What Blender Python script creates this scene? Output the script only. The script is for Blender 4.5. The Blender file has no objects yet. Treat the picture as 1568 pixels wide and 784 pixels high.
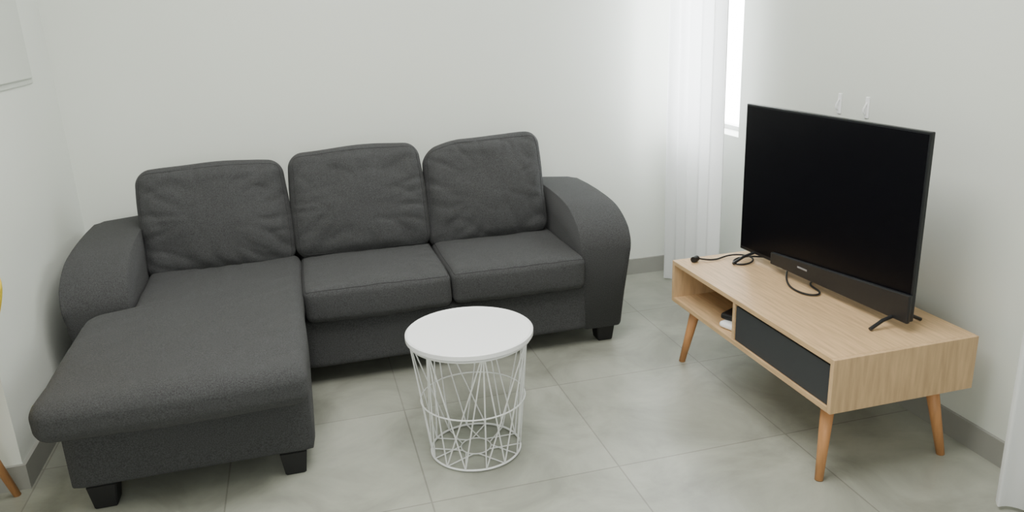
import bpy, bmesh, math, random
from mathutils import Vector, Matrix, noise
random.seed(4)
sc=bpy.context.scene
# ------------------------------------------------------------ materials
def mat(name,col,rough=.5,spec=.5,metal=0,bump=None,var=None,trans=None,sheen=0):
    m=bpy.data.materials.new(name);m.use_nodes=True
    nt=m.node_tree;b=nt.nodes["Principled BSDF"]
    b.inputs["Base Color"].default_value=(*col,1);b.inputs["Roughness"].default_value=rough
    b.inputs["Specular IOR Level"].default_value=spec;b.inputs["Metallic"].default_value=metal
    b.inputs["Sheen Weight"].default_value=sheen
    tc=nt.nodes.new("ShaderNodeTexCoord")
    def nz(scale,det,sc3=(1,1,1)):
        mp=nt.nodes.new("ShaderNodeMapping");mp.inputs["Scale"].default_value=sc3
        n=nt.nodes.new("ShaderNodeTexNoise");n.inputs["Scale"].default_value=scale;n.inputs["Detail"].default_value=det
        nt.links.new(tc.outputs["Object"],mp.inputs[0]);nt.links.new(mp.outputs[0],n.inputs["Vector"]);return n
    if var:
        scale,amt,sc3=var
        n=nz(scale,5,sc3);r=nt.nodes.new("ShaderNodeValToRGB")
        r.color_ramp.elements[0].position=.3;r.color_ramp.elements[1].position=.7
        r.color_ramp.elements[0].color=(*[c*(1-amt) for c in col],1);r.color_ramp.elements[1].color=(*[min(1,c*(1+amt)) for c in col],1)
        nt.links.new(n.outputs["Fac"],r.inputs[0]);nt.links.new(r.outputs[0],b.inputs["Base Color"])
    if bump:
        scale,st,sc3=bump
        n=nz(scale,4,sc3);bp=nt.nodes.new("ShaderNodeBump");bp.inputs["Strength"].default_value=st;bp.inputs["Distance"].default_value=.004
        nt.links.new(n.outputs["Fac"],bp.inputs["Height"]);nt.links.new(bp.outputs[0],b.inputs["Normal"])
    if trans:
        t=nt.nodes.new("ShaderNodeBsdfTranslucent");t.inputs[0].default_value=(*col,1)
        mx=nt.nodes.new("ShaderNodeMixShader");mx.inputs[0].default_value=trans
        out=nt.nodes["Material Output"]
        nt.links.new(b.outputs[0],mx.inputs[1]);nt.links.new(t.outputs[0],mx.inputs[2]);nt.links.new(mx.outputs[0],out.inputs[0])
    return m
M_wall=mat("wall_paint",(.745,.775,.72),.5,.3,bump=(60,.05,(1,1,1)),var=(1.2,.015,(1,1,1)))
M_ceil=mat("ceiling_paint",(.8,.8,.78),.8,.2)
M_base=mat("baseboard_tile",(.31,.31,.285),.4,.4,var=(6,.06,(1,1,1)))
M_fabric=mat("grey_fabric",(.060,.061,.0625),.95,.10,bump=(500,.6,(1,1,1)),var=(300,.35,(1,1,1)),sheen=.05)
M_seam=mat("seam_fabric",(.045,.045,.047),.95,.05)
M_foot=mat("black_plastic",(.010,.010,.011),.5,.4)
M_white=mat("white_lacquer",(.95,.96,.97),.35,.4)
M_wire=mat("white_wire",(.84,.85,.85),.4,.4)
M_oak=mat("oak_top",(.56,.375,.205),.5,.35,bump=(30,.1,(12,.8,12)),var=(7,.18,(14,1,14)))
M_oakend=mat("oak_end",(.55,.37,.205),.5,.35,var=(8,.15,(9,9,1)))
M_leg=mat("beech_leg",(.56,.27,.11),.45,.4,var=(8,.12,(10,10,1)))
M_drawer=mat("drawer_grey",(.035,.038,.042),.5,.4)
M_tv=mat("tv_plastic",(.010,.011,.013),.35,.4)
M_bar=mat("tv_bar",(.013,.014,.016),.4,.4)
M_logo=mat("logo_silver",(.25,.25,.26),.4,.5)
M_screen=mat("tv_screen",(.003,.003,.0045),.3,.12)
M_curtain=mat("sheer_curtain",(.93,.94,.95),.9,.1,trans=.45)
M_yellow=mat("yellow_shell",(.85,.62,.02),.45,.4)
M_frame=mat("window_frame",(.8,.8,.8),.4,.4)
M_panel=mat("panel_grey",(.62,.65,.60),.5,.3)
# floor tiles
M_floor=bpy.data.materials.new("floor_tiles");M_floor.use_nodes=True
nt=M_floor.node_tree;b=nt.nodes["Principled BSDF"];tc=nt.nodes.new("ShaderNodeTexCoord")
mp=nt.nodes.new("ShaderNodeMapping");nt.links.new(tc.outputs["Object"],mp.inputs[0])
G1,GY=.25,2.62
mp.inputs["Location"].default_value=(-G1+6,-GY+6,0)
br=nt.nodes.new("ShaderNodeTexBrick");br.offset=0;br.squash=1
br.inputs["Scale"].default_value=1;br.inputs["Brick Width"].default_value=.6;br.inputs["Row Height"].default_value=.6
br.inputs["Mortar Size"].default_value=.0030;br.inputs["Mortar Smooth"].default_value=.4
br.inputs["Color1"].default_value=(.285,.292,.248,1);br.inputs["Color2"].default_value=(.34,.348,.298,1);br.inputs["Mortar"].default_value=(.215,.215,.185,1)
nt.links.new(mp.outputs[0],br.inputs["Vector"])
n1=nt.nodes.new("ShaderNodeTexNoise");n1.inputs["Scale"].default_value=3.0;n1.inputs["Detail"].default_value=8;n1.inputs["Roughness"].default_value=.6;n1.inputs["Distortion"].default_value=.6
nt.links.new(tc.outputs["Object"],n1.inputs["Vector"])
rp=nt.nodes.new("ShaderNodeValToRGB");rp.color_ramp.elements[0].position=.34;rp.color_ramp.elements[1].position=.66
rp.color_ramp.elements[0].color=(.72,.72,.71,1);rp.color_ramp.elements[1].color=(1.22,1.22,1.22,1)
nt.links.new(n1.outputs["Fac"],rp.inputs[0])
mx=nt.nodes.new("ShaderNodeMix");mx.data_type='RGBA';mx.blend_type='MULTIPLY';mx.inputs[0].default_value=1
nt.links.new(br.outputs["Color"],mx.inputs[6]);nt.links.new(rp.outputs[0],mx.inputs[7]);nt.links.new(mx.outputs[2],b.inputs["Base Color"])
b.inputs["Roughness"].default_value=.33;b.inputs["Specular IOR Level"].default_value=.5
# ------------------------------------------------------------ helpers
def empty(name,loc):
    e=bpy.data.objects.new(name,None);e.location=loc;e.empty_display_size=.1;sc.collection.objects.link(e);return e
def par(o,e):
    if e is not None:
        o.parent=e;o.matrix_parent_inverse=Matrix.Translation(-Vector(e.location))
def fin(bm,name,m,e=None,smooth=False,mats=None):
    bmesh.ops.recalc_face_normals(bm,faces=bm.faces)
    me=bpy.data.meshes.new(name);bm.to_mesh(me);bm.free()
    for x in (mats or [m]): me.materials.append(x)
    if smooth:
        for p in me.polygons:p.use_smooth=True
    o=bpy.data.objects.new(name,me);sc.collection.objects.link(o);par(o,e);return o
def box(name,a,b,m,e=None,bev=0,seg=2):
    bm=bmesh.new();bmesh.ops.create_cube(bm,size=1)
    for v in bm.verts: v.co=Vector([(a[i]+b[i])/2+v.co[i]*(b[i]-a[i]) for i in range(3)])
    if bev: bmesh.ops.bevel(bm,geom=bm.edges[:],offset=bev,segments=seg,affect='EDGES',profile=.5)
    return fin(bm,name,m,e)
def tube(name,pts,r,m,e=None,closed=False,res=3,smooth=False):
    cu=bpy.data.curves.new(name,'CURVE');cu.dimensions='3D';cu.bevel_depth=r;cu.bevel_resolution=res;cu.use_fill_caps=True
    sp=cu.splines.new('NURBS' if smooth else 'POLY');sp.points.add(len(pts)-1)
    for i,p in enumerate(pts): sp.points[i].co=(*p,1)
    sp.use_cyclic_u=closed
    if smooth: sp.use_endpoint_u=True;sp.order_u=4
    cu.materials.append(m);o=bpy.data.objects.new(name,cu);sc.collection.objects.link(o);par(o,e);return o
def cone(bm,p0,p1,r0,r1,n=16):
    p0=Vector(p0);p1=Vector(p1);d=(p1-p0).normalized();a=d.orthogonal().normalized();b=d.cross(a)
    A=[];B=[]
    for i in range(n):
        t=2*math.pi*i/n;o=a*math.cos(t)+b*math.sin(t);A.append(bm.verts.new(p0+o*r0));B.append(bm.verts.new(p1+o*r1))
    for i in range(n): bm.faces.new((A[i],A[(i+1)%n],B[(i+1)%n],B[i]))
    bm.faces.new(A[::-1]);bm.faces.new(B)
def softbox(name,half,r,m,e,xf,n=28,puff=(0,0,0),wr=0,seed=0,wscale=6,front=None,seam=None):
    """rounded upholstered block; xf maps local point -> world"""
    h=Vector(half);s=Vector((seed*7.3,seed*3.1,seed))
    def deform(u):
        p=Vector([u[i]*h[i] for i in range(3)])
        inn=Vector([max(-(h[i]-r),min(h[i]-r,p[i])) for i in range(3)])
        d=p-inn
        nn=d.normalized() if d.length>1e-9 else Vector((0,0,0))
        p=inn+nn*r
        ux,uy,uz=p.x/h.x,p.y/h.y,p.z/h.z
        bx=max(0,1-ux*ux);by=max(0,1-uy*uy);bz=max(0,1-uz*uz)
        p.x+=ux*abs(ux)*puff[0]*(by*bz)**.5
        p.y+=uy*abs(uy)*puff[1]*(bx*bz)**.7
        p.z+=uz*abs(uz)*puff[2]*(bx*by)**.5
        if wr:
            p+=nn*noise.noise(Vector((p.x,p.y,p.z))*4+s)*wr*.9
            if front is not None:
                a,b2=(ux,uz) if front==1 else (ux,uy)
                rr=min(1,math.sqrt(a*a+b2*b2));th=math.atan2(b2,a)
                q=Vector((th*2.6,rr*1.1,0))+s
                rid=max(0,1-abs(noise.noise(q))*5)
                q2=Vector((p.x*5+p.z*9,p.z*5-p.x*3+p.y*6,2))+s
                rid2=max(0,1-abs(noise.noise(q2))*5)
                w=-(rid*.9*rr**2*(1-rr**8*.3)+rid2*.5*rr)*wr
                w+=noise.noise(Vector((p.x*wscale,p.y*wscale,p.z*wscale))+s*1.7)*wr*.8
                k=abs(nn[front])
                p[front]+=math.copysign(k,nn[front])*w if k else 0
        return xf(p)
    bm=bmesh.new();bmesh.ops.create_cube(bm,size=2)
    bmesh.ops.subdivide_edges(bm,edges=bm.edges[:],cuts=n,use_grid_fill=True)
    for v in bm.verts: v.co=deform(v.co.copy())
    o=fin(bm,name,m,e,True)
    if seam:
        ax,sg=seam;pts=[]
        o1,o2=[i for i in range(3) if i!=ax]
        K=26
        for (fa,va,fb) in ((o1,-1,o2),(o2,1,o1),(o1,1,o2),(o2,-1,o1)):
            for i in range(K):
                t=-1+2*i/K
                if (fa,va) in ((o1,1),(o2,-1)): t=-t
                u=[0,0,0];u[ax]=sg;u[fa]=va;u[fb]=t
                pts.append(deform(Vector(u)))
        tube("seam",pts,.0014,M_seam,e,True,2)
    return o
# ------------------------------------------------------------ room
XL,XR,YB,ZC=-.97,1.95,3.74,2.6
XL2,YF,YS=-2.6,-1.9,2.52
T=.15
box("floor",(XL2-T,YF-T,-.1),(XR+T,YB+T,0),M_floor)
box("ceiling",(XL2-T,YF-T,ZC),(XR+T,YB+T,ZC+.1),M_ceil)
box("wall_back",(XL-T,YB,0),(XR+T,YB+T,ZC),M_wall)
box("wall_left",(XL2,YS,0),(XL,YB,ZC),M_wall)
box("wall_left_outer",(XL2-T,YF,0),(XL2,YB,ZC),M_wall)
box("wall_front",(XL2-T,YF-T,0),(XR+T,YF,ZC),M_wall)
WY0,WY1,WZ0,WZ1=3.225,3.68,.79,2.15
bm=bmesh.new()
def addbox(bm,a,b,mi=0):
    r=bmesh.ops.create_cube(bm,size=1)
    for v in r['verts']: v.co=Vector([(a[i]+b[i])/2+v.co[i]*(b[i]-a[i]) for i in range(3)])
addbox(bm,(XR,YF,0),(XR+T,WY0,ZC));addbox(bm,(XR,WY1,0),(XR+T,YB,ZC))
addbox(bm,(XR,WY0,0),(XR+T,WY1,WZ0));addbox(bm,(XR,WY0,WZ1),(XR+T,WY1,ZC))
fin(bm,"wall_right",M_wall)
bm=bmesh.new();fx=XR+.10
addbox(bm,(fx,WY0,WZ0),(fx+.04,WY0+.02,WZ1));addbox(bm,(fx,WY1-.02,WZ0),(fx+.04,WY1,WZ1))
addbox(bm,(fx,WY0,WZ0),(fx+.04,WY1,WZ0+.02));addbox(bm,(fx,WY0,WZ1-.02),(fx+.04,WY1,WZ1))
fin(bm,"window_1",M_frame)
bh,bt=.085,.012
box("baseboard_back",(XL,YB-bt,0),(XR,YB,bh),M_base)
box("baseboard_right",(XR-bt,YF,0),(XR,YB-bt,bh),M_base)
box("baseboard_left",(XL,YS-bt,0),(XL+bt,YB-bt,bh),M_base)
box("baseboard_left_return",(XL2,YS-bt,0),(XL,YS,bh),M_base)
e=empty("electrical_panel",(XL,3.1,1.5))
box("door",(XL,2.75,1.22),(XL+.014,3.42,1.85),M_panel,e,.004)
box("door_frame",(XL,2.73,1.20),(XL+.006,3.44,1.87),M_panel,e,.002)
# ------------------------------------------------------------ curtains
def curtain(name,x,y0,y1,z0,z1,amp,nf,seed):
    bm=bmesh.new();ny=int(nf*16);nz=24;G=[]
    for j in range(nz+1):
        z=z0+(z1-z0)*j/nz;row=[]
        for i in range(ny+1):
            t=i/ny;ph=t*nf*2*math.pi
            a=amp*(.75+.6*noise.noise(Vector((t*nf*.7,seed,0))))*(1-.25*j/nz)
            xx=x+a*math.sin(ph+.6*noise.noise(Vector((t*5,z*.8,seed))))
            yy=y0+(y1-y0)*t+.25*a*math.sin(2*ph+1)
            row.append(bm.verts.new((xx,yy,z)))
        G.append(row)
    for j in range(nz):
        for i in range(ny): bm.faces.new((G[j][i],G[j][i+1],G[j+1][i+1],G[j+1][i]))
    return fin(bm,name,M_curtain,None,True)
def curtain_set(x,y0,y1,nf,seed,ry0,ry1,amp=.028):
    e=empty("curtain",(x,(y0+y1)/2,1.2))
    o=curtain("curtain_cloth",x,y0,y1,.012,2.38,amp,nf,seed);par(o,e)
    tube("curtain_rod",[(x,ry0,2.40),(x,ry1,2.40)],.011,M_frame,e)
    for y in (ry0+.03,ry1-.03): tube("rod_bracket",[(x,y,2.40),(XR,y,2.40)],.007,M_frame,e)
curtain_set(1.782,3.07,3.61,5,3,2.9,3.70,.022)
curtain_set(1.79,.75,1.50,8,9,.3,1.62)
for y in (2.53,2.38):
    e=empty("wall_hook",(XR,y,1.02))
    box("plate",(XR-.005,y-.010,.975),(XR,y+.010,1.05),M_white,e,.002)
    tube("hook",[(XR-.005,y,1.03),(XR-.018,y,1.01),(XR-.018,y,.998),(XR-.012,y,.992)],.003,M_white,e)
# ------------------------------------------------------------ sofa
S=empty("sectional_sofa",(.2,3.2,0))
def tr(c,rx=0,ry=0,rz=0,f=None):
    Mx=Matrix.Translation(c)@Matrix.Rotation(rz,4,'Z')@Matrix.Rotation(ry,4,'Y')@Matrix.Rotation(rx,4,'X')
    return (lambda p:Mx@(f(p) if f else p))
zb=.08
softbox("base_chaise",(.355,.66,.11),.018,M_fabric,S,tr((-.425,2.96,zb+.11)),18,(.004,.004,0),.003,1)
softbox("base_main",(.60,.345,.10),.018,M_fabric,S,tr((.50,3.265,zb+.10)),18,(0,.004,0),.003,2)
def arm(name,x0,x1,outer):
    yf,yb,zf,sn=2.92,3.67,.42,2.15
    ry,zt=.20,.565
    pts=[(yf,zb)];n=18
    for i in range(n):
        t=math.pi/2*i/n
        y=yf+ry-ry*max(0,math.cos(t))**(2/sn)
        z=zf+(zt-zf)*math.sin(t)**(2/sn)+.028*(i/n)**3
        pts.append((y,z))
    for y,z in ((3.14,.5955),(3.22,.604),(3.32,.610),(3.45,.613),(3.60,.611)): pts.append((y,z))
    pts+=[(yb-.02,.605),(yb,.58),(yb,zb)]
    bm=bmesh.new()
    A=[bm.verts.new((x0,*p)) for p in pts];B=[bm.verts.new((x1,*p)) for p in pts]
    fa=bm.faces.new(A);fb=bm.faces.new(B[::-1]);k=len(pts)
    for i in range(k): bm.faces.new((A[i],B[i],B[(i+1)%k],A[(i+1)%k]))
    bmesh.ops.bevel(bm,geom=list(set(fa.edges[:]+fb.edges[:])),offset=.030,segments=6,affect='EDGES',profile=.5)
    for v in bm.verts:
        fr=(v.co.x-x0)/(x1-x0)
        fr=fr if outer>0 else 1-fr
        # outer half of the top rolls down slightly, outer side tapers inward toward the floor
        if v.co.z>.4: v.co.z-=.022*max(0,fr-.35)**1.6*min(1,(v.co.z-.4)/.1)*1.8
        v.co.x-=outer*.045*fr*max(0,min(1,(.50-v.co.z)/.42))
    return fin(bm,name,M_fabric,S,True)
arm("arm_right",1.06,1.29,1)
arm("arm_left",-.895,-.665,-1)
softbox("back_frame",(.90,.085,.25),.04,M_fabric,S,tr((.2,3.585,.33)),16)
xr_=-.062
def chf(p):
    y=p.y+2.785
    t=max(0,min(1,(y-2.86)/.07));t=t*t*(3-2*t)
    xl=-.812*(1-t)+-.668*t
    u=(p.x+.38)/.76
    x=xl+(xr_-xl)*u
    z=p.z+.355
    if p.z>0: z+=.014*max(0,(y-2.2))/1.2
    return Vector((x,y,z))
softbox("chaise_cushion",(.38,.605,.062),.045,M_fabric,S,chf,46,(0,.010,.012),.006,5,5,2)
def seatf(cx,cw,seed,zc=.35):
    softbox("seat_cushion",(cw/2,.29,.07),.030,M_fabric,S,tr((cx,3.165,zc)),34,(.003,.010,.012),.006,seed,5,2,(2,1))
seatf(.222,.565,11);seatf(.788,.555,13)
def backc(cx,w,h,cy,cz,rx,rz,seed,ry=0,skew=0,cl=0,cr=0):
    def slump(p):
        q=p.copy();u=q.x/(w/2);v=q.z/(h/2)
        if v>0:
            q.z-=.006*(u*u)*v
            q.z-=cl*max(0,-u-.35)**1.5*v; q.z-=cr*max(0,u-.35)**1.5*v
        q.x+=skew*v
        q.x*=1+.02*(-v)
        return q
    softbox("back_cushion",(w/2,.075,h/2),.055,M_fabric,S,tr((cx,cy,cz),rx,ry,rz,slump),44,(.006,.032,.010),.014,seed,6,1,(1,-1))
lean=math.radians(-13)
backc(-.378,.585,.44,3.41,.612,lean,math.radians(2),21,cl=.0,cr=.0)
backc(.213,.56,.455,3.415,.628,lean,0,24,cl=.01,cr=.0)
backc(.775,.53,.455,3.41,.625,lean,math.radians(-5),29,math.radians(-3),.010,cl=.06,cr=-.01)
def foot(x,y):
    bm=bmesh.new();bmesh.ops.create_cube(bm,size=1)
    for v in bm.verts:
        s=.032 if v.co.z<0 else .042
        v.co=Vector((x+math.copysign(s,v.co.x),y+math.copysign(s,v.co.y),0 if v.co.z<0 else zb+.004))
    bmesh.ops.bevel(bm,geom=bm.edges[:],offset=.003,segments=2,affect='EDGES')
    fin(bm,"foot",M_foot,S)
for x,y in ((-.14,2.345),(-.70,2.345),(1.18,2.99),(1.18,3.58),(-.70,3.58),(.2,3.58)): foot(x,y)
# ------------------------------------------------------------ coffee table
cx,cy=.445,2.28
Tb=empty("wire_basket_coffee_table",(cx,cy,0))
bm=bmesh.new()
prof=[(0,.408),(.197,.408),(.2045,.411),(.2045,.425),(.2005,.428),(.194,.424),(0,.424)]
N=72;rings=[]
for r,z in prof:
    if r==0: rings.append([bm.verts.new((cx,cy,z))])
    else: rings.append([bm.verts.new((cx+r*math.cos(2*math.pi*i/N),cy+r*math.sin(2*math.pi*i/N),z)) for i in range(N)])
for a,bb in zip(rings,rings[1:]):
    for i in range(N):
        j=(i+1)%N
        if len(a)==1: bm.faces.new((a[0],bb[i],bb[j]))
        elif len(bb)==1: bm.faces.new((a[i],a[j],bb[0]))
        else: bm.faces.new((a[i],a[j],bb[j],bb[i]))
fin(bm,"table_top",M_white,Tb)
def rad(z): return .148+(.194-.148)*z/.40
def rp_(a,z,r=None):
    r=rad(z) if r is None else r
    return (cx+r*math.cos(a),cy+r*math.sin(a),z)
for nm,z,w in (("ring_top",.402,.0035),("ring_middle",.195,.0025),("ring_bottom",.006,.0035)):
    tube(nm,[rp_(2*math.pi*i/64,z) for i in range(64)],w,M_wire,Tb,True)
NT=7
for i in range(NT):
    a=2*math.pi*(i+.25)/NT
    for k in (-51.4,-25.7,0,25.7):
        bb=a+math.radians(k)
        tube("side_wire",[rp_(a+math.radians(k*.05),.402),rp_(bb,.006)],.0023,M_wire,Tb)
tube("ring_base_inner",[rp_(2*math.pi*i/40,.006,.05) for i in range(40)],.0021,M_wire,Tb,True)
for i in range(14):
    a=2*math.pi*(i+.5)/14
    tube("base_wire",[rp_(a,.006),rp_(a+.5*(-1)**i,.006,.05)],.0021,M_wire,Tb)
# ------------------------------------------------------------ tv stand
X1,X2,Y1,Y2,H,Hb=1.367,1.862,1.706,2.706,.419,.250
K=empty("tv_stand",((X1+X2)/2,(Y1+Y2)/2,0))
t=.016;YD=2.235
box("top_board",(X1,Y1+t,H-t),(X2,Y2-t,H),M_oak,K)
box("bottom_board",(X1,Y1+t,Hb),(X2,Y2-t,Hb+t),M_oak,K)
box("end_panel_near",(X1,Y1,Hb),(X2,Y1+t,H),M_oakend,K,.001)
box("end_panel_far",(X1,Y2-t,Hb),(X2,Y2,H),M_oakend,K,.001)
box("divider",(X1+.003,YD,Hb+t),(X2-.02,YD+t,H-t),M_oak,K)
box("back_board",(X2-.012,Y1+t,Hb+t),(X2-.006,Y2-t,H-t),M_oak,K)
box("drawer_front",(X1+.006,Y1+t+.002,Hb+t+.002),(X1+.022,YD-.002,H-t-.010),M_drawer,K,.0015)
bm=bmesh.new()
for (tx,ty,bx,by) in ((X1+.06,Y1+.085,X1+.022,Y1+.05),(X1+.06,Y2-.10,X1+.025,Y2-.055),(X2-.07,Y1+.085,X2-.03,Y1+.05),(X2-.07,Y2-.10,X2-.03,Y2-.055)):
    cone(bm,(tx,ty,Hb),(bx,by,0),.021,.0125,20)
fin(bm,"legs",M_leg,K,True)
e=empty("wifi_router",(1.45,2.34,Hb+t))
softbox("router_body",(.050,.045,.012),.011,M_white,e,tr((1.44,2.33,Hb+t+.013),0,0,.3),10)
softbox("router_base",(.05,.04,.012),.01,M_foot,e,tr((1.455,2.36,Hb+t+.037),0,0,.5),10)
# ------------------------------------------------------------ tv
TV=empty("television",(1.67,2.24,H))
ang=math.atan2(.055,.86)
def tvx(p): return Matrix.Translation((1.672,2.228,0))@Matrix.Rotation(ang,4,'Z')@Vector(p)
def tvbox(name,a,b,m,bev=.003,wedge=None):
    o=box(name,a,b,m,None,bev)
    for v in o.data.vertices:
        c=v.co.copy()
        if wedge and c.z>(a[2]+b[2])/2: c.z-=wedge*(c.y-a[1])/(b[1]-a[1])
        v.co=tvx(c)
    par(o,TV)
W=.43;Z0,Z1=.452,1.022
tvbox("tv_case",(-.008,-W,Z0),(.008,W,Z1),M_tv,.003)
tvbox("tv_back_housing",(.007,-W*.75,Z0+.02),(.055,W*.75,Z0+.33),M_tv,.015)
tvbox("tv_screen",(-.0095,-W+.007,Z0+.014),(-.0075,W-.007,Z1-.007),M_screen,.0005)
tvbox("tv_speaker_bar",(-.022,-W-.004,Z0-.003),(-.0085,.22,Z0+.088),M_bar,.004,.045)
tvbox("logo",(-.0235,.015,Z0+.028),(-.0217,.065,Z0+.034),M_logo,.0002)
for yy in (-W+.055,W-.09):
    for sx in (-.10,.095):
        pts=[tvx((.0,yy,Z0+.006)),tvx((sx*.55,yy,Z0-.006)),tvx((sx,yy,H+.006))]
        tube("tv_foot",pts,.006,M_tv,TV)
e=empty("power_cable",(1.6,2.6,H))
tube("cable_loop",[(1.45,2.66,H+.012),(1.50,2.62,H+.004),(1.56,2.66,H+.006),(1.62,2.63,H+.02),(1.66,2.57,H+.012),(1.60,2.53,H+.004),(1.54,2.56,H+.005),(1.60,2.63,H+.012),(1.72,2.60,H+.006),(1.76,2.5,H+.005)],.0035,M_foot,e,smooth=True)
tube("plug",[(1.425,2.645,H+.012),(1.45,2.66,H+.012)],.012,M_foot,e)
tube("cable_under_tv",[(1.72,2.45,H+.005),(1.62,2.33,H+.005),(1.58,2.22,H+.005),(1.62,2.14,H+.006),(1.68,2.18,H+.005),(1.66,2.28,H+.006),(1.76,2.30,H+.005)],.0035,M_foot,e,smooth=True)
# ------------------------------------------------------------ yellow chair (only its edge is in frame)
ch=empty("shell_chair",(-1.14,2.28,0))
bm=bmesh.new()
G=[];nu,nv=16,22
for j in range(nv+1):
    v=j/nv;row=[]
    if v<.5: px=-1.38+(.42)*(v/.5);pz=.45-.02*math.sin(math.pi*v/.5)
    else:
        s=(v-.5)/.5;px=-.96+.108*s**.8;pz=.45+.27*s**1.05
    w=.21*(1-.25*max(0,(v-.85)/.15)**2)
    for i in range(nu+1):
        u=-1+2*i/nu
        lift=.05*abs(u)**3
        row.append(bm.verts.new((px-(lift*.4 if v>.5 else 0),2.27+u*w,pz+(lift if v<=.5 else lift*.2))))
    G.append(row)
for j in range(nv):
    for i in range(nu): bm.faces.new((G[j][i],G[j][i+1],G[j+1][i+1],G[j+1][i]))
o=fin(bm,"seat_shell",M_yellow,ch,True)
md=o.modifiers.new("thick",'SOLIDIFY');md.thickness=.012
bm=bmesh.new()
for sx in (-1,1):
    for sy in (-1,1): cone(bm,(-1.16+sx*.10,2.27+sy*.12,.43),(-1.155+sx*.165,2.275+sy*.205,0),.018,.011,16)
fin(bm,"legs",M_leg,ch,True)
# ------------------------------------------------------------ lights
def area(name,loc,size,power,rot,col=(1,1,1)):
    l=bpy.data.lights.new(name,'AREA');l.shape='RECTANGLE';l.size,l.size_y=size;l.energy=power;l.color=col
    o=bpy.data.objects.new(name,l);o.location=loc;o.rotation_euler=rot;sc.collection.objects.link(o);return o
area("ceiling_light",(.3,1.8,2.57),(1.6,1.6),78,(0,0,0),(1,.985,.94))
area("front_fill_light",(-.6,-1.8,1.5),(2.2,1.6),45,(math.radians(90),0,0),(.98,1,.98))  # added fill light behind the camera; the front wall has no window
w=bpy.data.worlds.new("sky");sc.world=w;w.use_nodes=True
w.node_tree.nodes["Background"].inputs[0].default_value=(.95,.98,1,1);w.node_tree.nodes["Background"].inputs[1].default_value=24
# ------------------------------------------------------------ camera
f,ps,th,ro,h=1200,0.256,0.303,-0.042,1.391
F=Vector((math.sin(ps)*math.cos(th),math.cos(ps)*math.cos(th),-math.sin(th)))
R=Vector((math.cos(ps),-math.sin(ps),0));U=R.cross(F)
R2=R*math.cos(ro)+U*math.sin(ro);U2=-R*math.sin(ro)+U*math.cos(ro)
cd=bpy.data.cameras.new("camera");cd.sensor_fit='HORIZONTAL';cd.sensor_width=36;cd.lens=f/1568*36;cd.clip_start=.05
c=bpy.data.objects.new("camera",cd);sc.collection.objects.link(c)
m3=Matrix((R2,U2,-F)).transposed();c.matrix_world=Matrix.Translation((0,0,h))@m3.to_4x4()
sc.camera=c
